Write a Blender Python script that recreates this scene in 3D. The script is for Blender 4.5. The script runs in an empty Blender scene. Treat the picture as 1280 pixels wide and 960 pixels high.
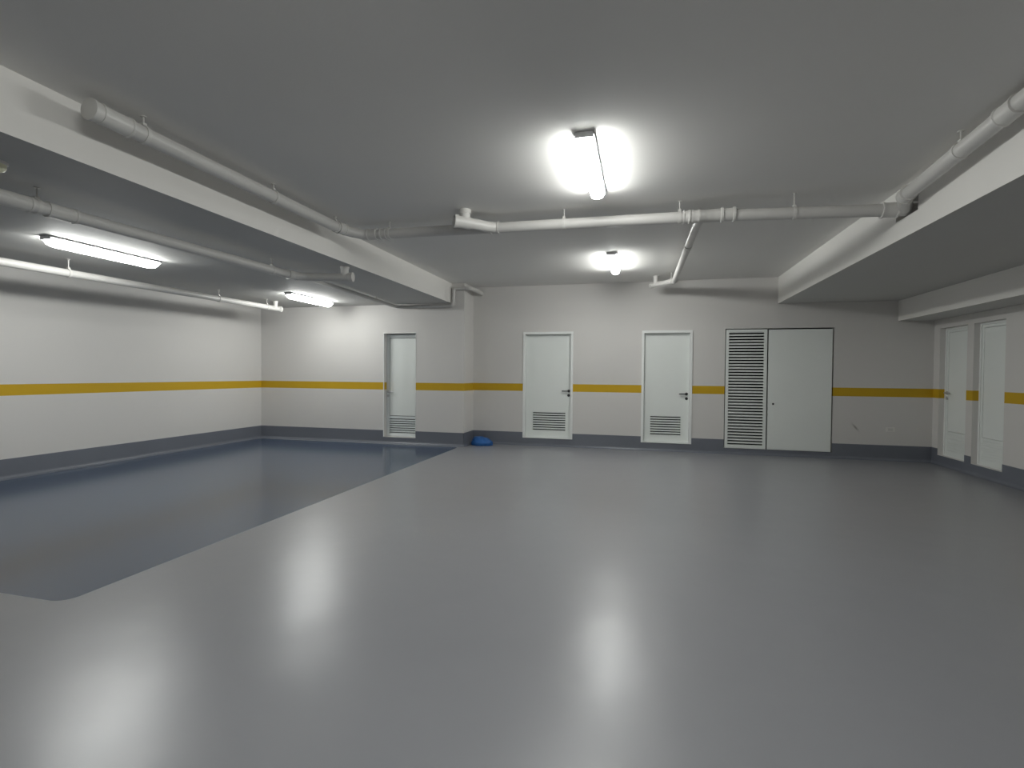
import bpy, bmesh, math, random
from mathutils import Vector, Matrix, noise

# ------------------------------------------------------------------ camera, world, exposure
SC = bpy.context.scene
COL = SC.collection
YAW, PITCH, ROLL, FPX, EYE = 0.2479, -0.0192, 0.0082, 638.4, 1.4
_f = Vector((-math.sin(YAW) * math.cos(PITCH), math.cos(YAW) * math.cos(PITCH), math.sin(PITCH)))
_r = Vector((math.cos(YAW), math.sin(YAW), 0))
_u = _r.cross(_f)
_r2 = math.cos(ROLL) * _r + math.sin(ROLL) * _u
_u2 = -math.sin(ROLL) * _r + math.cos(ROLL) * _u
cam = bpy.data.objects.new('camera', bpy.data.cameras.new('camera'))
COL.objects.link(cam)
cam.matrix_world = Matrix(((_r2.x, _u2.x, -_f.x, 0), (_r2.y, _u2.y, -_f.y, 0), (_r2.z, _u2.z, -_f.z, EYE), (0, 0, 0, 1)))
cam.data.sensor_width = 36
cam.data.lens = FPX / 1280 * 36
cam.data.clip_start = 0.05
SC.camera = cam
w = bpy.data.worlds.new('world')
SC.world = w
w.use_nodes = True
w.node_tree.nodes['Background'].inputs[0].default_value = (0.5, 0.55, 0.6, 1)
w.node_tree.nodes['Background'].inputs[1].default_value = 0.02
SC.view_settings.view_transform = 'Standard'
SC.view_settings.look = 'None'
SC.view_settings.gamma = 1
SC.view_settings.use_curve_mapping = False
SC.view_settings.exposure = 0.0
LAMP_STRENGTH = 45.0
LAMP_COLOR = (0.985, 1.0, 0.965)
LAMP_FRONT, LAMP_BACK, LAMP_LEFT, LAMP_BEHIND = 1.15, 1.38, 1.10, 1.6   # strength factor of each lamp, tuned to balance the brightness

# ------------------------------------------------------------------ measured places (metres)
XW, XR = -7.88, 4.65          # left wall, right wall
YB, YL, YF = 9.83, 9.274, -5.0  # back wall, its nearer left section, wall behind the camera
XJ = -3.30                    # corner where the left section ends
XSL, XSR = -3.56, 2.30        # faces of the lower ceilings left and right
HC, HL, HR, HBM = 3.137, 2.759, 2.673, 2.337
XBM = 4.13                    # face of the low beam on the right
ZB = 0.26                     # painted base height
ZS0, ZS1 = 1.071, 1.217       # yellow stripe
T = 0.2

# ------------------------------------------------------------------ materials
def mat(name, color, rough=0.5, metal=0.0, spec=0.5, var=0.0, vscale=3.0, bump=0.0, bscale=40.0):
    m = bpy.data.materials.new(name)
    m.use_nodes = True
    nt = m.node_tree
    b = nt.nodes['Principled BSDF']
    b.inputs['Base Color'].default_value = (*color, 1)
    b.inputs['Roughness'].default_value = rough
    b.inputs['Metallic'].default_value = metal
    b.inputs['Specular IOR Level'].default_value = spec
    geo = nt.nodes.new('ShaderNodeNewGeometry')
    if var:
        n = nt.nodes.new('ShaderNodeTexNoise')
        n.inputs['Scale'].default_value = vscale
        n.inputs['Detail'].default_value = 4
        nt.links.new(geo.outputs['Position'], n.inputs['Vector'])
        mx = nt.nodes.new('ShaderNodeMix')
        mx.data_type = 'RGBA'
        mx.inputs['A'].default_value = (*[c * (1 - var) for c in color], 1)
        mx.inputs['B'].default_value = (*[min(1, c * (1 + var)) for c in color], 1)
        nt.links.new(n.outputs['Fac'], mx.inputs['Factor'])
        nt.links.new(mx.outputs['Result'], b.inputs['Base Color'])
    if bump:
        n = nt.nodes.new('ShaderNodeTexNoise')
        n.inputs['Scale'].default_value = bscale
        n.inputs['Detail'].default_value = 5
        nt.links.new(geo.outputs['Position'], n.inputs['Vector'])
        bp = nt.nodes.new('ShaderNodeBump')
        bp.inputs['Strength'].default_value = bump
        bp.inputs['Distance'].default_value = 0.01
        nt.links.new(n.outputs['Fac'], bp.inputs['Height'])
        nt.links.new(bp.outputs['Normal'], b.inputs['Normal'])
    return m

def _math(nt, op, a, b=None, c=None):
    n = nt.nodes.new('ShaderNodeMath')
    n.operation = op
    for i, v in enumerate((a, b, c)):
        if v is None:
            continue
        if isinstance(v, (int, float)):
            n.inputs[i].default_value = v
        else:
            nt.links.new(v, n.inputs[i])
    return n.outputs[0]

def _mix(nt, fac, a, b):
    n = nt.nodes.new('ShaderNodeMix')
    n.data_type = 'RGBA'
    nt.links.new(fac, n.inputs['Factor'])
    for k, v in (('A', a), ('B', b)):
        if isinstance(v, tuple):
            n.inputs[k].default_value = (*v, 1)
        else:
            nt.links.new(v, n.inputs[k])
    return n.outputs['Result']

def wall_mat(name, paint, stain=False):
    m = mat(name, paint, rough=0.55, spec=0.3, var=0.02, vscale=1.2, bump=0.06, bscale=60)
    nt = m.node_tree
    b = nt.nodes['Principled BSDF']
    geo = nt.nodes.new('ShaderNodeNewGeometry')
    sep = nt.nodes.new('ShaderNodeSeparateXYZ')
    nt.links.new(geo.outputs['Position'], sep.inputs[0])
    z = sep.outputs['Z']
    band = _math(nt, 'MULTIPLY', _math(nt, 'GREATER_THAN', z, ZS0), _math(nt, 'LESS_THAN', z, ZS1))
    src = b.inputs['Base Color'].links[0].from_socket
    col = _mix(nt, band, src, (0.58, 0.365, 0.016))
    if stain:   # small dark scuff low on the wall right of the plain door
        dx = _math(nt, 'SUBTRACT', sep.outputs['X'], 3.535)
        dz = _math(nt, 'SUBTRACT', z, 0.545)
        s = _math(nt, 'ADD', dx, _math(nt, 'MULTIPLY', dz, 0.75))
        d2 = _math(nt, 'ADD', _math(nt, 'POWER', _math(nt, 'MULTIPLY', _math(nt, 'ABSOLUTE', s), 55), 2),
                   _math(nt, 'POWER', _math(nt, 'MULTIPLY', _math(nt, 'ABSOLUTE', dz), 20), 2))
        k = _math(nt, 'MULTIPLY', _math(nt, 'POWER', 2.718, _math(nt, 'MULTIPLY', d2, -1.0)), 0.65)
        col = _mix(nt, k, col, (0.10, 0.08, 0.07))
    nt.links.new(col, b.inputs['Base Color'])
    return m

def floor_mat():
    m = mat('epoxy floor', (0.2, 0.2, 0.2))
    nt = m.node_tree
    b = nt.nodes['Principled BSDF']
    geo = nt.nodes.new('ShaderNodeNewGeometry')
    sep = nt.nodes.new('ShaderNodeSeparateXYZ')
    nt.links.new(geo.outputs['Position'], sep.inputs[0])
    # rounded rectangle of the blue bay
    x0, x1, y0, y1, r = XW + 0.06, -3.365, 2.30, 9.16, 0.10
    def axis(s, a, c):
        return _math(nt, 'MAXIMUM', _math(nt, 'SUBTRACT', _math(nt, 'ABSOLUTE', _math(nt, 'SUBTRACT', s, (a + c) / 2)), (c - a) / 2 - r), 0.0)
    ax, ay = axis(sep.outputs['X'], x0, x1), axis(sep.outputs['Y'], y0, y1)
    d = _math(nt, 'SQRT', _math(nt, 'ADD', _math(nt, 'MULTIPLY', ax, ax), _math(nt, 'MULTIPLY', ay, ay)))
    blue = _math(nt, 'LESS_THAN', d, r)
    def nz(scale, detail=3):
        n = nt.nodes.new('ShaderNodeTexNoise')
        n.inputs['Scale'].default_value = scale
        n.inputs['Detail'].default_value = detail
        of = nt.nodes.new('ShaderNodeVectorMath')
        of.inputs[1].default_value = (13.1, 7.7, 3.37)
        nt.links.new(geo.outputs['Position'], of.inputs[0])
        nt.links.new(of.outputs[0], n.inputs['Vector'])
        return n.outputs['Fac']
    n1 = nz(0.9)
    grey = _mix(nt, n1, FLOOR_A, FLOOR_B)
    nt.links.new(_mix(nt, blue, grey, FLOOR_BLUE), b.inputs['Base Color'])
    rr = _math(nt, 'SUBTRACT', 0.31, _math(nt, 'MULTIPLY', blue, 0.13))
    nt.links.new(rr, b.inputs['Roughness'])
    b.inputs['Specular IOR Level'].default_value = 1.0
    bp = nt.nodes.new('ShaderNodeBump')
    nt.links.new(_math(nt, 'SUBTRACT', 0.22, _math(nt, 'MULTIPLY', blue, 0.19)), bp.inputs['Strength'])
    bp.inputs['Distance'].default_value = 0.02
    nt.links.new(nz(2.4, 2), bp.inputs['Height'])
    nt.links.new(bp.outputs['Normal'], b.inputs['Normal'])
    return m

FLOOR_A, FLOOR_B, FLOOR_BLUE = (0.262, 0.269, 0.288), (0.286, 0.292, 0.310), (0.045, 0.075, 0.130)
M_WALL = wall_mat('wall paint', (0.69, 0.675, 0.655))
M_WALLB = wall_mat('back wall paint', (0.69, 0.675, 0.655), stain=True)
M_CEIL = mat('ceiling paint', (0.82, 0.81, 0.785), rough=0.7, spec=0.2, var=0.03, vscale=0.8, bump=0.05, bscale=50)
M_SOFFIT_SHADE = mat('soffit shaded tone', (0.56, 0.56, 0.545), rough=0.7, spec=0.2, var=0.03, vscale=0.8, bump=0.05, bscale=50)  # shade put into the colour: undersides darker than the ceiling
M_FACE_LIT = mat('beam face lit tone', (0.84, 0.825, 0.795), rough=0.6, spec=0.25, var=0.015, vscale=1.2, bump=0.05, bscale=60)  # light put into the colour: upright faces brighter than the undersides
M_BASE = mat('base paint', (0.165, 0.178, 0.210), rough=0.35, var=0.08, vscale=2.0)
M_FLOOR = floor_mat()
M_DOOR = mat('door enamel', (0.84, 0.875, 0.85), rough=0.35, var=0.015, vscale=2.0)
M_FRAME = mat('door frame enamel', (0.88, 0.90, 0.885), rough=0.35, var=0.01)
M_ALU = mat('white aluminium', (0.82, 0.86, 0.86), rough=0.3, var=0.01)
M_DARK = mat('dark void', (0.02, 0.02, 0.02), rough=0.8)
M_BLACK = mat('black handle', (0.02, 0.021, 0.023), rough=0.35)
M_STEEL = mat('satin steel', (0.62, 0.63, 0.65), rough=0.3, metal=0.7)
M_PVC = mat('white pipe plastic', (0.61, 0.60, 0.58), rough=0.38, var=0.03, vscale=6.0)
M_PVC2 = mat('white fitting plastic', (0.65, 0.64, 0.615), rough=0.34, var=0.02, vscale=8.0)
M_TRAY = mat('lamp tray grey', (0.33, 0.33, 0.34), rough=0.5)
M_CAP = mat('lamp end cap grey', (0.86, 0.86, 0.87), rough=0.5)
M_PLATE = mat('white socket plastic', (0.78, 0.76, 0.73), rough=0.35)
M_CREAM = mat('cream detector plastic', (0.85, 0.84, 0.62), rough=0.4)
M_BUNDLE = mat('blue plastic sheet', (0.018, 0.12, 0.38), rough=0.4, var=0.25, vscale=14.0, bump=0.3, bscale=30)
def lamp_mat(k):
    m = bpy.data.materials.new('lamp diffuser')
    m.use_nodes = True
    nt = m.node_tree
    nt.nodes.clear()
    e = nt.nodes.new('ShaderNodeEmission')
    e.inputs[0].default_value = (*LAMP_COLOR, 1)
    e.inputs[1].default_value = LAMP_STRENGTH * k
    o = nt.nodes.new('ShaderNodeOutputMaterial')
    nt.links.new(e.outputs[0], o.inputs[0])
    return m
M_LIGHT = lamp_mat(LAMP_FRONT)

# ------------------------------------------------------------------ helpers
def link(name, bm, m, parent=None, smooth=False):
    bmesh.ops.recalc_face_normals(bm, faces=bm.faces)
    me = bpy.data.meshes.new(name)
    bm.to_mesh(me)
    bm.free()
    if smooth:
        for p in me.polygons:
            p.use_smooth = True
        me.set_sharp_from_angle(angle=math.radians(40))
    o = bpy.data.objects.new(name, me)
    COL.objects.link(o)
    me.materials.append(m)
    if parent is not None:
        o.parent = parent
        o.location = -parent.location if parent.parent is None else Vector((0, 0, 0))
    return o

def tag(o, label, cat=None, group=None, kind=None):
    o['label'] = label
    if cat:
        o['category'] = cat
    if group:
        o['group'] = group
    if kind:
        o['kind'] = kind
    return o

def thing(name, loc, label, cat, group=None, kind=None):
    o = bpy.data.objects.new(name, None)
    o.empty_display_size = 0.1
    COL.objects.link(o)
    o.location = loc
    return tag(o, label, cat, group, kind)

def box(bm, x0, x1, y0, y1, z0, z1, bev=0.0):
    r = bmesh.ops.create_cube(bm, size=1)
    for v in r['verts']:
        v.co = Vector(((x0 + x1) / 2 + v.co.x * (x1 - x0), (y0 + y1) / 2 + v.co.y * (y1 - y0), (z0 + z1) / 2 + v.co.z * (z1 - z0)))
    if bev:
        es = list({e for v in r['verts'] for e in v.link_edges})
        bmesh.ops.bevel(bm, geom=es, offset=bev, segments=2, affect='EDGES', profile=0.6)

def back(y):      # wall facing -Y: u = x, v = distance into the room
    return lambda u, v, z: Vector((u, y - v, z))

def right(x):     # wall facing -X: u = y
    return lambda u, v, z: Vector((x - v, u, z))

def wbox(bm, f, u0, u1, v0, v1, z0, z1, bev=0.0):
    a, b = f(u0, v0, z0), f(u1, v1, z1)
    box(bm, min(a.x, b.x), max(a.x, b.x), min(a.y, b.y), max(a.y, b.y), z0, z1, bev)

def slab(bm, f, us, zs, filled, v0, v1):
    """solid plate over a grid of cells, only outer faces"""
    nu, nz_ = len(us) - 1, len(zs) - 1
    F = [[filled((us[i] + us[i + 1]) / 2, (zs[j] + zs[j + 1]) / 2) for j in range(nz_)] for i in range(nu)]
    at = lambda i, j: 0 <= i < nu and 0 <= j < nz_ and F[i][j]
    cache = {}
    def V(i, j, v):
        if (i, j, v) not in cache:
            cache[(i, j, v)] = bm.verts.new(f(us[i], v, zs[j]))
        return cache[(i, j, v)]
    for i in range(nu):
        for j in range(nz_):
            if not F[i][j]:
                continue
            for v in (v0, v1):
                bm.faces.new([V(i, j, v), V(i + 1, j, v), V(i + 1, j + 1, v), V(i, j + 1, v)])
            for (di, dj, a, b) in ((-1, 0, (i, j), (i, j + 1)), (1, 0, (i + 1, j), (i + 1, j + 1)), (0, -1, (i, j), (i + 1, j)), (0, 1, (i, j + 1), (i + 1, j + 1))):
                if not at(i + di, j + dj):
                    bm.faces.new([V(*a, v0), V(*b, v0), V(*b, v1), V(*a, v1)])

def plate(bm, f, u0, u1, z0, z1, holes, v0, v1):
    us = sorted({u0, u1, *[h[0] for h in holes], *[h[1] for h in holes]})
    zs = sorted({z0, z1, *[h[2] for h in holes], *[h[3] for h in holes]})
    us = [u for u in us if u0 <= u <= u1]
    zs = [z for z in zs if z0 <= z <= z1]
    slab(bm, f, us, zs, lambda u, z: not any(h[0] < u < h[1] and h[2] < z < h[3] for h in holes), v0, v1)

def frame_of(d):
    d = d.normalized()
    a = Vector((0, 0, 1)) if abs(d.z) < 0.9 else Vector((1, 0, 0))
    s = d.cross(a).normalized()
    return d, s, s.cross(d)

def lathe(bm, origin, axis, prof, seg=24):
    """prof: list of (distance along the axis, radius)"""
    d, s, t = frame_of(Vector(axis))
    o = Vector(origin)
    rings = []
    for (h, r) in prof:
        if r < 1e-6:
            rings.append([bm.verts.new(o + d * h)])
        else:
            rings.append([bm.verts.new(o + d * h + r * (math.cos(2 * math.pi * k / seg) * s + math.sin(2 * math.pi * k / seg) * t)) for k in range(seg)])
    for A, B in zip(rings, rings[1:]):
        for k in range(seg):
            if len(A) == 1 and len(B) == 1:
                continue
            if len(A) == 1:
                bm.faces.new([A[0], B[k], B[(k + 1) % seg]])
            elif len(B) == 1:
                bm.faces.new([A[k], A[(k + 1) % seg], B[0]])
            else:
                bm.faces.new([A[k], A[(k + 1) % seg], B[(k + 1) % seg], B[k]])
    for R in (rings[0], rings[-1]):
        if len(R) > 1:
            bm.faces.new(R)

def tube(bm, pts, r, bend=0.0, seg=20):
    P = [Vector(p) for p in pts]
    path = [P[0]]
    for i in range(1, len(P) - 1):
        if bend <= 0:
            path.append(P[i])
            continue
        a, b = (P[i - 1] - P[i]), (P[i + 1] - P[i])
        k = min(bend, a.length * 0.45, b.length * 0.45)
        A, B = P[i] + a.normalized() * k, P[i] + b.normalized() * k
        for q in range(7):
            t = q / 6
            path.append((1 - t) ** 2 * A + 2 * t * (1 - t) * P[i] + t * t * B)
    path.append(P[-1])
    d, s, t = frame_of(path[1] - path[0])
    rings = []
    for i, p in enumerate(path):
        if i == 0:
            tan = (path[1] - path[0]).normalized()
        elif i == len(path) - 1:
            tan = (path[-1] - path[-2]).normalized()
        else:
            tan = ((path[i + 1] - p).normalized() + (p - path[i - 1]).normalized()).normalized()
        s = (s - tan * s.dot(tan)).normalized()
        t = s.cross(tan)
        rings.append([bm.verts.new(p + r * (math.cos(2 * math.pi * k / seg) * s + math.sin(2 * math.pi * k / seg) * t)) for k in range(seg)])
    for A, B in zip(rings, rings[1:]):
        for k in range(seg):
            bm.faces.new([A[k], A[(k + 1) % seg], B[(k + 1) % seg], B[k]])
    bm.faces.new(rings[0])
    bm.faces.new(rings[-1])

def struct(name, bm, m, label=None, smooth=False):
    o = link(name, bm, m, None, smooth)
    o['kind'] = 'structure'
    if label:
        o['label'] = label
    return o

# ------------------------------------------------------------------ shell
bm = bmesh.new()
box(bm, XW - T, XR + 0.5, YF - T, YB + 0.4, -0.2, 0.0)
struct('floor', bm, M_FLOOR, 'glossy grey epoxy garage floor with one dark blue parking bay')

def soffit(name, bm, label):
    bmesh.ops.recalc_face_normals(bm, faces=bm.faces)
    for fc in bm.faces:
        fc.material_index = 0 if abs(fc.normal.z) > 0.5 else 1  # undersides take the painted shade, upright faces the painted light
    o = struct(name, bm, M_SOFFIT_SHADE, label)
    o.data.materials.append(M_FACE_LIT)
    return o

# raised ceiling over the middle bay
bm = bmesh.new()
box(bm, XSL - 0.3, XSR + 0.3, YF - T, YB + 0.4, HC, HC + 0.25)
struct('ceiling', bm, M_CEIL, 'flat grey raised ceiling over the middle of the garage')
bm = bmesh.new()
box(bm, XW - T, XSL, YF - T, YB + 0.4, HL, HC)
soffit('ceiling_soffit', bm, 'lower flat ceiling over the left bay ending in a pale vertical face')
# lower right ceiling, with a pocket where the drain pipe enters
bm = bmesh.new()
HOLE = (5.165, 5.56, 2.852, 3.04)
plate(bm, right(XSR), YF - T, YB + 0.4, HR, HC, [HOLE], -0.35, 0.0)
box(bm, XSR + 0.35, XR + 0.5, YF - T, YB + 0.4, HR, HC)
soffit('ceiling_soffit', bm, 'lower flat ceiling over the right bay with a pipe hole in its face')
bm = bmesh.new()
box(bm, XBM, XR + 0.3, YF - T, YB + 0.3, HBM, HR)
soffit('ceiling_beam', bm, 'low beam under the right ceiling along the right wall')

D1 = (-5.00, -4.30, 0.125, 2.20)
D2 = (-2.262, -1.278, 0.15, 2.230)
D3 = (0.003, 0.898, 0.15, 2.228)
D4 = (1.450, 2.150, 0.105, 2.245)
D5 = (2.158, 3.185, 0.105, 2.240)
D45 = (1.450, 3.185, 0.105, 2.245)
D6 = (8.95, 9.66, 0.155, 2.19)
D7 = (8.13, 8.80, 0.155, 2.19)

bm = bmesh.new()
box(bm, XW - T, XW, YF - T, YL + 0.7, -0.1, HL)
struct('wall_left', bm, M_WALL, 'long pale left wall with a yellow stripe')
bm = bmesh.new()
plate(bm, back(YL), XW - T, XJ, 0.0, HC, [D1], -0.75, 0.0)
struct('wall_back_left', bm, M_WALL, 'nearer left section of the far wall with a yellow stripe')
bm = bmesh.new()
plate(bm, back(YB), XJ - 0.3, XR + 0.4, 0.0, HC, [D2, D3, D45], -0.3, 0.0)
struct('wall_back', bm, M_WALLB, 'far wall with white doors and a yellow stripe')
bm = bmesh.new()
plate(bm, right(XR), YF - T, YB + 0.3, 0.0, HC, [D6, D7], -0.35, 0.0)
struct('wall_right', bm, M_WALL, 'right wall with two recessed doors and a yellow stripe')
bm = bmesh.new()
box(bm, XW - T, XR + 0.4, YF - T, YF, 0.0, HC)
struct('wall_front', bm, M_WALL, 'wall behind the viewpoint')

# painted coved base along each wall
def baseboard(name, f, u0, u1, holes, label):
    bm = bmesh.new()
    plate(bm, f, u0, u1, 0.0, ZB, holes, 0.0, 0.006)
    R, n = 0.05, 6
    prof = [(0.006, 0.0)] + [(0.006 + R - R * math.sin(k / n * math.pi / 2), R - R * math.cos(k / n * math.pi / 2) + 0.0015) for k in range(n, -1, -1)]
    prof = [(0.006, R)] + [(0.006 + R * (1 - math.cos(k / n * math.pi / 2)), R * (1 - math.sin(k / n * math.pi / 2)) + 0.001) for k in range(1, n + 1)] + [(0.006 + R, 0.0), (0.006, 0.0)]
    A = [bm.verts.new(f(u0, v, z)) for v, z in prof]
    B = [bm.verts.new(f(u1, v, z)) for v, z in prof]
    for k in range(len(prof)):
        q = (k + 1) % len(prof)
        bm.faces.new([A[k], A[q], B[q], B[k]])
    bm.faces.new(A)
    bm.faces.new(B)
    return struct(name, bm, M_BASE, label)
left = lambda x: (lambda u, v, z: Vector((x + v, u, z)))
baseboard('baseboard_left', left(XW), YF, YL, [], 'dark painted base of the left wall')
baseboard('baseboard_back_left', back(YL), XW, XJ + 0.006, [D1], 'dark painted base of the nearer far wall section')
baseboard('baseboard_jog', left(XJ), YL - 0.006, YB, [], 'dark painted base on the short return of the far wall')
baseboard('baseboard_back', back(YB), XJ, XR, [D2, D3, D45], 'dark painted base of the far wall under the doors')
baseboard('baseboard_right', right(XR), YF, YB, [D6, D7], 'dark painted base of the right wall')

# ------------------------------------------------------------------ doors
def slats(bm, f, u0, u1, z0, z1, n, v, gap=0.42, tilt=0.012):
    p = (z1 - z0) / n
    for k in range(n + 1):
        a = z0 + (k - 0.5) * p + gap * p / 2
        b = a + p * (1 - gap)
        a, b = max(a, z0), min(b, z1)
        if b - a < 0.004:
            continue
        q = [(u, vv, zz) for u in (u0, u1) for vv, zz in ((v, a), (v, a + (b - a) * 0.75), (v - tilt, b), (v - tilt, b - 0.006), (v - 0.006, a + (b - a) * .6), (v - 0.006, a))]
        vs = [bm.verts.new(f(*t)) for t in q]
        m_ = 6
        for i in range(m_):
            j = (i + 1) % m_
            bm.faces.new([vs[i], vs[j], vs[m_ + j], vs[m_ + i]])
        bm.faces.new(vs[:m_])
        bm.faces.new(vs[m_:])

def lever(root, f, u, z, v, to, m, name='handle', rose=True):
    """lever pointing in direction to (+1/-1 along u) on a round rose, with a key rose below"""
    bm = bmesh.new()
    n = f(0, 1, 0) - f(0, 0, 0)
    lathe(bm, f(u, v, z), n, [(0, 0.026), (0.008, 0.026), (0.010, 0.022), (0.010, 0.011), (0.045, 0.011), (0.047, 0.0)], 16)
    tube(bm, [f(u, v + 0.042, z), f(u + to * 0.115, v + 0.042, z - 0.002), f(u + to * 0.125, v + 0.032, z - 0.002)], 0.0105, 0.01, 10)
    h = link(name, bm, m, root, True)
    if rose:
        bm = bmesh.new()
        lathe(bm, f(u, v, z - 0.085), n, [(0, 0.026), (0.008, 0.026), (0.011, 0.020), (0.011, 0.009), (0.005, 0.008), (0.005, 0)], 16)
        link('lock_rose', bm, m, root, True)
    return h

def door_frame(root, f, d, wd, v0, v1, m=M_FRAME, sill=True):
    bm = bmesh.new()
    u0, u1, z0, z1 = d
    plate(bm, f, u0, u1, z0, z1, [(u0 + wd, u1 - wd, (z0 + 0.012 if sill else z0 - 1), z1 - wd)], v0, v1)
    return link('door_frame', bm, m, root)

def louvre_door(name, f, d, gr, hu, hz, to, label):
    u0, u1, z0, z1 = d
    root = thing(name, f((u0 + u1) / 2, 0, z0), label, 'door', None, 'structure')
    door_frame(root, f, d, 0.045, -0.16, 0.018)
    L = (u0 + 0.048, u1 - 0.048, z0 + 0.014, z1 - 0.048)
    bm = bmesh.new()
    plate(bm, f, *L, [gr], -0.10, -0.062)
    link('leaf', bm, M_DOOR, root)
    bm = bmesh.new()
    slats(bm, f, gr[0], gr[1], gr[2], gr[3], 8, -0.058, 0.44, 0.02)
    g = link('grille', bm, M_DOOR, root)
    bm = bmesh.new()
    wbox(bm, f, gr[0] - 0.01, gr[1] + 0.01, -0.125, -0.101, gr[2] - 0.01, gr[3] + 0.01)
    b = link('backing', bm, M_DARK, g)
    b.location = (0, 0, 0)
    lever(root, f, hu, hz, -0.062, to, M_BLACK)
    return root

louvre_door('door_2', back(YB), D2, (-2.075, -1.427, 0.295, 0.665), -1.365, 1.082, -1,
            'white hinged door with a low vent grille and black lever, nearest the far wall corner')
louvre_door('door_3', back(YB), D3, (0.172, 0.712, 0.285, 0.65), 0.808, 1.062, -1,
            'white hinged door with a low vent grille and black lever, beside the tall louvred panel')

# door 1: narrow aluminium door set back in a reveal
f = back(YL)
root = thing('door_1', f(-4.65, 0, D1[2]), 'narrow white aluminium door deep in the nearer left section of the far wall', 'door', None, 'structure')
bm = bmesh.new()
plate(bm, f, D1[0], D1[1], D1[2], D1[3], [(D1[0] + 0.010, D1[1] - 0.004, D1[2] - 1, D1[3] - 0.012)], -0.012, 0.008)
link('door_frame', bm, M_FRAME, root)
La = (D1[0] + 0.002, D1[1] - 0.002, D1[2] + 0.004, D1[3] - 0.022)
bm = bmesh.new()
GR = (La[0] + 0.055, La[1] - 0.045, 0.185, 0.50)
PN = (La[0] + 0.055, La[1] - 0.045, 0.535, La[3] - 0.065)
plate(bm, f, *La, [GR, PN], -0.175, -0.13)
link('leaf', bm, M_ALU, root)
bm = bmesh.new()
wbox(bm, f, PN[0] + .011, PN[1] - .011, -0.165, -0.138, PN[2] + .011, PN[3] - .011)
link('panel', bm, M_DOOR, root)
bm = bmesh.new()
slats(bm, f, GR[0], GR[1], GR[2], GR[3], 7, -0.13, 0.36, 0.028)
g = link('grille', bm, M_ALU, root)
bm = bmesh.new()
wbox(bm, f, GR[0] - 0.01, GR[1] + 0.01, -0.20, -0.176, GR[2] - 0.01, PN[3] + 0.01)
link('backing', bm, M_DARK, g).location = (0, 0, 0)
tag(lever(root, f, La[0] + 0.035, 1.03, -0.13, 1, M_STEEL), 'pale metal lever handle')

# door 4: tall louvred leaf; door 5: plain wide leaf
f = back(YB)
root = thing('door_4', f(1.8, 0, D4[2]), 'tall white louvred service door left of the plain wide leaf', 'door', None, 'structure')
bm = bmesh.new()
wbox(bm, f, D45[0] - 0.012, D4[1] + 0.004, -0.14, -0.09, D45[2] - 0.0, D45[3] + 0.0)
link('backing', bm, M_DARK, root)
G4 = (1.512, 2.094, 0.160, 2.185)
bm = bmesh.new()
plate(bm, f, D4[0] + 0.014, D4[1] - 0.010, D4[2] + 0.006, D4[3] - 0.018, [G4], -0.04, 0.012)
link('leaf', bm, M_DOOR, root)
bm = bmesh.new()
slats(bm, f, G4[0], G4[1], G4[2], G4[3], 38, 0.004, 0.45, 0.03)
link('louvre', bm, M_DOOR, root)
root = thing('door_5', f(2.67, 0, D5[2]), 'wide plain white flush service door with a small keyhole', 'door', None, 'structure')
bm = bmesh.new()
wbox(bm, f, D5[0] - 0.004, D5[1] + 0.0, -0.14, -0.09, D5[2], D5[3])
link('backing', bm, M_DARK, root)
bm = bmesh.new()
wbox(bm, f, D5[0] + 0.006, D5[1] - 0.022, -0.035, 0.015, D5[2] + 0.004, D5[3] - 0.020, 0.004)
link('leaf', bm, M_DOOR, root)
bm = bmesh.new()
lathe(bm, f(2.248, 0.015, 0.915), (0, -1, 0), [(0, 0.017), (0.004, 0.017), (0.005, 0.012), (0.002, 0.010), (0.002, 0)], 14)
link('lock', bm, M_BLACK, root, True)

# doors 6, 7 recessed in the right wall
def side_door(name, d, label, handle):
    f = right(XR)
    u0, u1, z0, z1 = d
    root = thing(name, f((u0 + u1) / 2, 0, z0), label, 'door', None, 'structure')
    door_frame(root, f, (u0, u1, z0, z1), 0.03, -0.12, -0.075)
    L = (u0 + 0.032, u1 - 0.032, z0 + 0.014, z1 - 0.032)
    up = (L[0] + 0.04, L[1] - 0.045, 0.545, L[3] - 0.04)
    lo = (L[0] + 0.04, L[1] - 0.045, L[2] + 0.06, 0.52)
    bm = bmesh.new()
    plate(bm, f, *L, [up, lo], -0.11, -0.085)
    link('leaf', bm, M_DOOR, root)
    bm = bmesh.new()
    wbox(bm, f, up[0] + .004, up[1] - .004, -0.108, -0.088, up[2] + .004, up[3] - .004)
    link('panel', bm, M_DOOR, root)
    bm = bmesh.new()
    slats(bm, f, lo[0], lo[1], lo[2], lo[3], 8, -0.087, 0.12, 0.004)
    wbox(bm, f, lo[0], lo[1], -0.108, -0.097, lo[2], lo[3])
    link('grille', bm, M_DOOR, root)
    if handle:
        tag(lever(root, f, u1 - 0.06, 1.16, -0.085, -1, M_STEEL), 'pale metal lever handle')
side_door('door_6', D6, 'pale narrow door recessed in the right wall, the one next to the far corner', True)
side_door('door_7', D7, 'pale narrow door recessed in the right wall, the one nearer the viewer', False)

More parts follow.
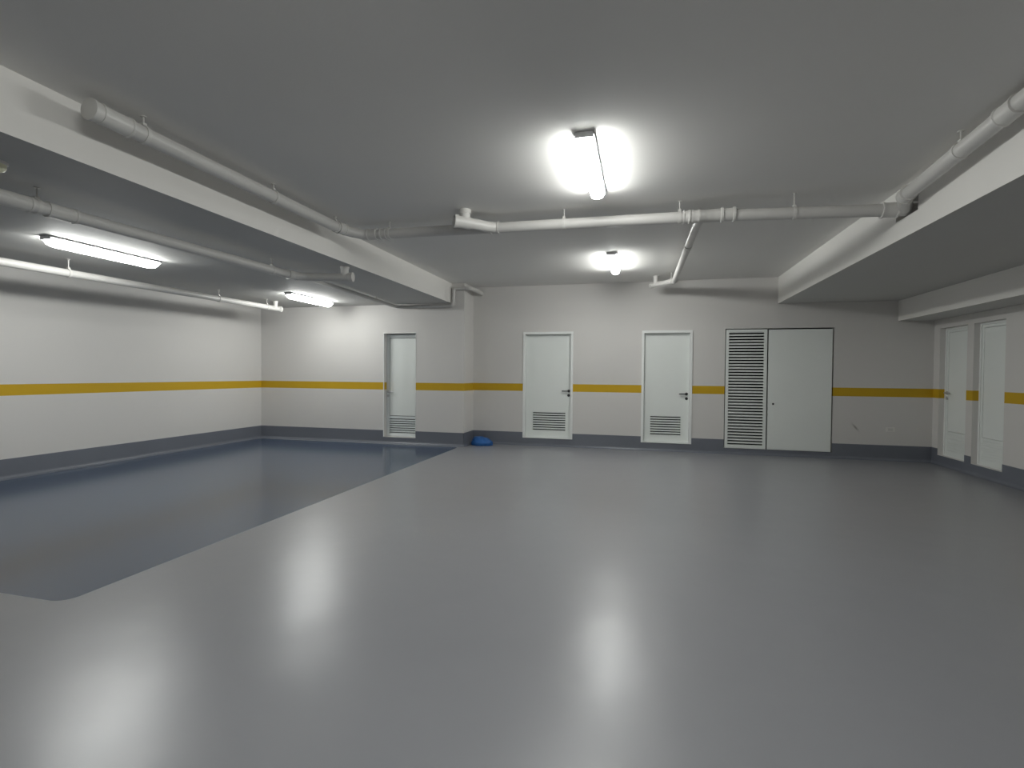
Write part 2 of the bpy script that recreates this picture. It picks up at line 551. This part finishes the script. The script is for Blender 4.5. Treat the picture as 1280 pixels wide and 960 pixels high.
# ------------------------------------------------------------------ ceiling lamps
def make_lamp(x, y, z, L=1.22, label=''):
    root = thing('ceiling_lamp', (x, y, z), label, 'ceiling lamp', 'lit linear ceiling lamps')
    W = 0.062
    # tray: shallow channel fixed to the ceiling
    bm = bmesh.new()
    box(bm, -W - 0.004, W + 0.004, -L / 2, L / 2, -0.018, 0.0, 0.005)
    box(bm, -W - 0.012, W + 0.012, -L / 2 + 0.002, L / 2 - 0.002, -0.022, -0.012, 0.003)
    a = link('tray', bm, M_TRAY, root)
    # diffuser: half-capsule with rounded ends
    bm = bmesh.new()
    n, ns = 14, 16
    rows = []
    ys = [-1 + 2 * k / ns for k in range(ns + 1)]
    sec = []
    ends = [(0.009, 0.38), (0.018, 0.60), (0.036, 0.82), (0.065, 0.95), (0.11, 1.0)]
    ends = [(-L / 2 + q, s_) for q, s_ in ends] + [(L / 2 - q, s_) for q, s_ in ends[::-1]]
    for (yy, s) in ends:
        rows.append([bm.verts.new((W * (0.75 + 0.25 * s) * math.cos(math.pi * k / n), yy, -0.022 - 0.080 * s * abs(math.sin(math.pi * k / n)) ** 0.45)) for k in range(n + 1)])
    for A, B in zip(rows, rows[1:]):
        for k in range(n):
            bm.faces.new([A[k], A[k + 1], B[k + 1], B[k]])
    bm.faces.new(rows[0])
    bm.faces.new(rows[-1])
    b = link('diffuser', bm, M_LIGHT, root, True)
    parts = [a, b]
    for s in (-1, 1):
        bm = bmesh.new()
        y0 = s * (L / 2 - 0.010)
        y1 = s * (L / 2 + 0.004)
        box(bm, -W - 0.005, W + 0.005, min(y0, y1), max(y0, y1), -0.042, 0.0, 0.005)
        for q in (-0.033, 0.0, 0.033):   # small clips
            box(bm, q - 0.005, q + 0.005, min(y0 - s * 0.016, y0), max(y0 - s * 0.016, y0), -0.066, -0.03, 0.002)
        parts.append(link('end_cap', bm, M_CAP, root))
    for p in parts:
        p.location = (0, 0, 0)
    return root
lamp = make_lamp(-0.42, 4.30, HC, label='lit ceiling lamp over the middle bay, in front of the crossing pipe')
def lamp_copy(x, y, z, label, k=1.0):
    r = lamp.copy()
    COL.objects.link(r)
    r.location = (x, y, z)
    r['label'] = label
    for ch in list(lamp.children):
        c = ch.copy()
        COL.objects.link(c)
        c.parent = r
        if c.name.startswith('diffuser'):
            c.material_slots[0].link = 'OBJECT'
            c.material_slots[0].material = lamp_mat(k)
    return r
lamp_copy(-0.43, 7.98, HC, 'small lit ceiling lamp over the middle bay, beyond the crossing pipe', LAMP_BACK)
lamp_copy(-5.83, 4.46, HL, 'lit ceiling lamp over the left bay, the larger one nearer the viewer', LAMP_LEFT)
lamp_copy(-5.83, 8.10, HL, 'lit ceiling lamp over the left bay, the smaller one by the far wall', LAMP_LEFT)
# the middle row goes on behind the viewpoint
lamp_copy(-0.42, 0.66, HC, 'lit ceiling lamp of the middle row, just behind the viewpoint', LAMP_BEHIND)

# ------------------------------------------------------------------ drain pipes
def coupling(root, p, d, r, L=0.11, name='coupling'):
    bm = bmesh.new()
    h = L / 2
    lathe(bm, p, d, [(-h, r * 0.9), (-h, r * 1.2), (-h + 0.014, r * 1.2), (-h + 0.017, r * 1.1), (h - 0.017, r * 1.1), (h - 0.014, r * 1.2), (h, r * 1.2), (h, r * 0.9)])
    return link(name, bm, M_PVC2, root, True)

def hanger(root, p, d, r, ztop):
    bm = bmesh.new()
    p = Vector(p)
    lathe(bm, p, d, [(-0.014, r * 0.95), (-0.014, r + 0.006), (0.014, r + 0.006), (0.014, r * 0.95)])
    tube(bm, [p + Vector((0, 0, r)), (p.x, p.y, ztop)], 0.006, 0, 8)
    box(bm, p.x - 0.014, p.x + 0.014, p.y - 0.014, p.y + 0.014, p.z + r - 0.002, p.z + r + 0.022)
    lathe(bm, (p.x, p.y, ztop), (0, 0, -1), [(0, 0.02), (0.004, 0.02), (0.006, 0.008)], 12)
    return link('hanger', bm, M_PVC2, root, True)

def run(root, pts, r, bend=0.0, name='pipe_run'):
    bm = bmesh.new()
    tube(bm, pts, r, bend)
    return link(name, bm, M_PVC, root, True)

def tee_stub(root, p, r, ztop, name='riser'):
    bm = bmesh.new()
    lathe(bm, p, (0, 0, 1), [(0, r), (ztop - p[2] - 0.03, r), (ztop - p[2] - 0.03, r * 1.15), (ztop - p[2], r * 1.15)])
    return link(name, bm, M_PVC2, root, True)

def end_cap(root, p, d, r):
    bm = bmesh.new()
    lathe(bm, p, d, [(-0.05, r * 0.9), (-0.05, r * 1.12), (-0.012, r * 1.12), (-0.012, r * 1.22), (0.006, r * 1.22), (0.010, r * 1.1), (0.010, 0)])
    return link('end_cap', bm, M_PVC2, root, True)

PR = 0.056
YM = 5.38
# middle bay: one glued network of four runs
net = thing('drain_pipe', (-0.4, YM, 2.99), 'white drain pipes glued together around and across the middle bay ceiling', 'pipe', 'ceiling drain pipes')
XA, XB = -3.315, 2.16
# run along the left soffit face
root = run(net, [(XA, 2.44, 3.012), (XA, 5.20, 3.024), (XA + 0.17, YM, 3.009), (XA + 0.3, YM, 3.008)], PR, 0.14)
end_cap(root, (XA, 2.44, 3.012), (0, -1, 0), PR)
coupling(root, (XA, 2.59, 3.013), (0, 1, 0), PR, 0.20, 'sleeve')
coupling(root, (XA + 0.02, 5.13, 3.024), (0.3, 1, 0), PR, 0.10)
hanger(root, (XA, 2.79, 3.014), (0, 1, 0), PR, HC)
hanger(root, (XA, 4.06, 3.019), (0, 1, 0), PR, HC)
hanger(root, (XA, 5.05, 3.023), (0, 1, 0), PR, HC)

# run crossing the middle bay
root = run(net, [(XA + 0.15, YM, 3.009), (-1.5, YM, 2.992), (0.6, YM, 2.976), (2.6, YM, 2.908)], PR)
coupling(root, (-3.045, YM, 3.008), (1, 0, 0), PR, 0.12)
coupling(root, (-2.90, YM, 3.006), (1, 0, 0), PR, 0.08)
coupling(root, (-1.57, YM, 2.993), (1, 0, 0), PR, 0.10)
bm = bmesh.new()    # side inlet: bend towards the viewer ending in an upturned tee
tube(bm, [(-1.54, YM, 2.992), (-1.64, YM - 0.06, 2.994), (-1.72, YM - 0.14, 2.999), (-1.92, YM - 0.285, 3.008)], PR, 0.04)
link('inlet_bend', bm, M_PVC2, root, True)
dv = Vector((-0.20, -0.145, 0.010)).normalized()
bm = bmesh.new()
lathe(bm, Vector((-1.92, YM - 0.285, 3.008)), dv, [(-0.17, PR * 0.9), (-0.17, PR * 1.12), (-0.02, PR * 1.12), (-0.02, PR * 1.25), (0.015, PR * 1.25), (0.015, PR * 0.95), (-0.01, PR * 0.9), (-0.01, 0)])
lathe(bm, (-1.835, YM - 0.222, 3.003), (0, 0, 1), [(0, PR), (0.09, PR), (0.09, PR * 1.15), (HC - 3.003, PR * 1.15)])
link('inlet_tee', bm, M_PVC2, root, True)
bm = bmesh.new()
lathe(bm, (0.58, YM, 2.976), (1, 0, 0), [(-0.12, PR * 0.9), (-0.12, PR * 1.2), (-0.10, PR * 1.2), (-0.10, PR * 1.1), (-0.055, PR * 1.1), (-0.055, PR * 1.2), (-0.035, PR * 1.2), (-0.03, PR * 1.13), (0.15, PR * 1.13), (0.155, PR * 1.28), (0.175, PR * 1.28), (0.18, PR * 1.1), (0.262, PR * 1.1), (0.265, PR * 1.28), (0.285, PR * 1.28), (0.285, PR * 0.9)])
link('branch_tee', bm, M_PVC2, root, True)
coupling(root, (0.415, YM, 2.977), (1, 0, 0), PR, 0.07)
for hx, hz in ((-2.83, 3.005), (-0.81, 2.987), (0.35, 2.978), (1.385, 2.949)):
    hanger(root, (hx, YM, hz), (1, 0, 0), PR, HC)
coupling(root, (2.17, YM, 2.923), (1, 0, -0.03), PR * 1.08, 0.13)

# run along the right soffit face
rp = lambda y: 2.945 + (y - 5.1) * -0.065
root = run(net, [(XB, 1.6, rp(1.6)), (XB, 5.08, rp(5.08)), (XB + 0.12, 5.34, 2.925)], PR, 0.12)
coupling(root, (XB, 3.78, rp(3.78)), (0, 1, -0.065), PR, 0.16)
coupling(root, (XB, 5.04, rp(5.04)), (0.1, 1, -0.065), PR, 0.10)
bm = bmesh.new()     # side outlet into the beam near the frame edge
tube(bm, [(XB, 3.52, rp(3.5)), (XB + 0.06, 3.63, rp(3.6) - 0.01), (XSR - 0.005, 3.69, rp(3.7) - 0.02)], PR, 0.04)
link('outlet_bend', bm, M_PVC2, root, True)
hanger(root, (XB, 4.29, rp(4.29)), (0, 1, -0.065), PR, HC)
hanger(root, (XB, 2.4, rp(2.4)), (0, 1, -0.065), PR, HC)

# branch towards the far wall
BR = 0.042
ZR = 2.985
root = run(net, [(0.555, YM + 0.03, 2.97), (0.54, YM + 0.35, 2.98), (0.515, 8.98, ZR), (0.32, 9.20, ZR), (0.15, 9.38, ZR)], BR, 0.07)
coupling(root, (0.53, 6.6, 2.981), (0, 1, 0), BR, 0.10)
coupling(root, (0.515, 8.96, ZR), (-0.3, 1, 0), BR, 0.09)
end_cap(root, (0.15, 9.38, ZR), (-0.17, 0.18, 0), BR)
tee_stub(root, (0.225, 9.30, ZR), BR, HC)
hanger(root, (0.47, 9.03, ZR), (-0.66, 0.75, 0), BR, HC)

# left bay: thick run ahead of the larger lamp, thin run on to the far wall and up the corner
ZA = 2.625
net = thing('drain_pipe', (-4.30, 4.0, ZA), 'drain pipe under the left lower ceiling running between the lamps and the pale ceiling face', 'pipe', 'ceiling drain pipes')
root = run(net, [(-4.42, 1.2, ZA - 0.01), (-4.30, 5.55, ZA), (-4.22, 5.72, ZA), (-3.60, 5.86, ZA)], 0.05, 0.10)
coupling(root, (-4.385, 2.68, ZA - 0.005), (0.03, 1, 0), 0.05, 0.24, 'sleeve')
coupling(root, (-4.375, 3.0, ZA - 0.005), (0.03, 1, 0), 0.05, 0.20, 'sleeve')
hanger(root, (-4.38, 2.84, ZA - 0.005), (0.03, 1, 0), 0.05, HL)
hanger(root, (-4.31, 5.25, ZA), (0.03, 1, 0), 0.05, HL)
coupling(root, (-4.285, 5.58, ZA), (0.2, 1, 0), 0.05, 0.12)
end_cap(root, (-3.60, 5.86, ZA), (1, 0.22, 0), 0.05)
tee_stub(root, (-3.70, 5.838, ZA), 0.05, HL)
CR = 0.031
yw = YL - 0.05
root = run(net, [(-4.25, 5.66, 2.64), (-4.48, 6.7, 2.69), (-4.66, yw - 0.05, 2.70), (-4.50, yw, 2.70), (-3.50, yw, 2.705), (-3.50, yw, 3.03), (-3.19, yw, 3.03)], CR, 0.07)
coupling(root, (-4.585, 7.95, 2.698), (-0.07, 1, 0), CR, 0.10)
coupling(root, (-4.20, yw, 2.70), (1, 0, 0), CR, 0.09)
bm = bmesh.new()
tube(bm, [(-3.24, yw, 3.03), (-3.17, yw + 0.02, 3.03), (-3.13, yw + 0.18, 3.02), (-3.12, YB - 0.02, 3.01)], CR * 1.15, 0.04)
link('elbow', bm, M_PVC2, root, True)
hanger(root, (-4.60, 8.25, 2.699), (-0.07, 1, 0), CR, HL)

# left bay: bright pipe along the left wall
XP = -6.8
zp = lambda y: 2.566 + (y - 2) * 0.0085
net = thing('drain_pipe', (XP, 6.0, zp(6)), 'brightly lit white drain pipe hung beside the top of the left wall', 'pipe', 'ceiling drain pipes')
root = run(net, [(XP, 0.5, zp(0.5)), (XP, 8.52, zp(8.52))], 0.047)
end_cap(root, (XP, 8.52, zp(8.52)), (0, 1, 0), 0.047)
tee_stub(root, (XP, 8.38, zp(8.38)), 0.04, HL)
for hy in (2.6, 4.74, 7.03, 8.15):
    hanger(root, (XP, hy, zp(hy)), (0, 1, 0), 0.047, HL)

# ------------------------------------------------------------------ small things
root = thing('smoke_detector', (-4.10, 2.42, HL), 'round cream detector on the left lower ceiling at the left edge of the photo', 'detector')
bm = bmesh.new()
lathe(bm, (-4.10, 2.42, HL), (0, 0, -1), [(0, 0.066), (0.016, 0.066), (0.018, 0.058)])
link('base', bm, M_PLATE, root, True)
bm = bmesh.new()
lathe(bm, (-4.10, 2.42, HL), (0, 0, -1), [(0.014, 0.058), (0.038, 0.058), (0.054, 0.050), (0.064, 0.032), (0.067, 0)])
link('dome', bm, M_CREAM, root, True)

root = thing('wall_socket', (4.05, YB, 0.525), 'small white socket plate low on the far wall near the right corner', 'socket')
bm = bmesh.new()
box(bm, 3.985, 4.115, YB - 0.010, YB, 0.487, 0.563, 0.004)
link('plate', bm, M_PLATE, root)
bm = bmesh.new()
box(bm, 4.015, 4.085, YB - 0.013, YB - 0.009, 0.503, 0.547, 0.002)
link('insert', bm, M_PVC2, root)

# crumpled blue bundle in the corner
bm = bmesh.new()
bmesh.ops.create_icosphere(bm, subdivisions=4, radius=1)
for v in bm.verts:
    c = v.co.copy()
    n = noise.noise(c * 1.7 + Vector((3, 1, 5))) * 0.16 + noise.noise(c * 4.5) * 0.09 + abs(noise.noise(c * 9)) * 0.05
    k = 1 + n
    z = max(c.z, -0.35)
    v.co = Vector((c.x * 0.195 * k + (0.02 if c.x > 0 else -0.01), c.y * 0.15 * k, (z + 0.35) / 1.35 * 0.165 * k * (1 - 0.22 * c.x)))
o = link('plastic_bundle', bm, M_BUNDLE, None, True)
o.location = (-3.035, 9.58, 0.001)
tag(o, 'crumpled bright blue plastic bundle on the floor in the far wall corner', 'bundle')
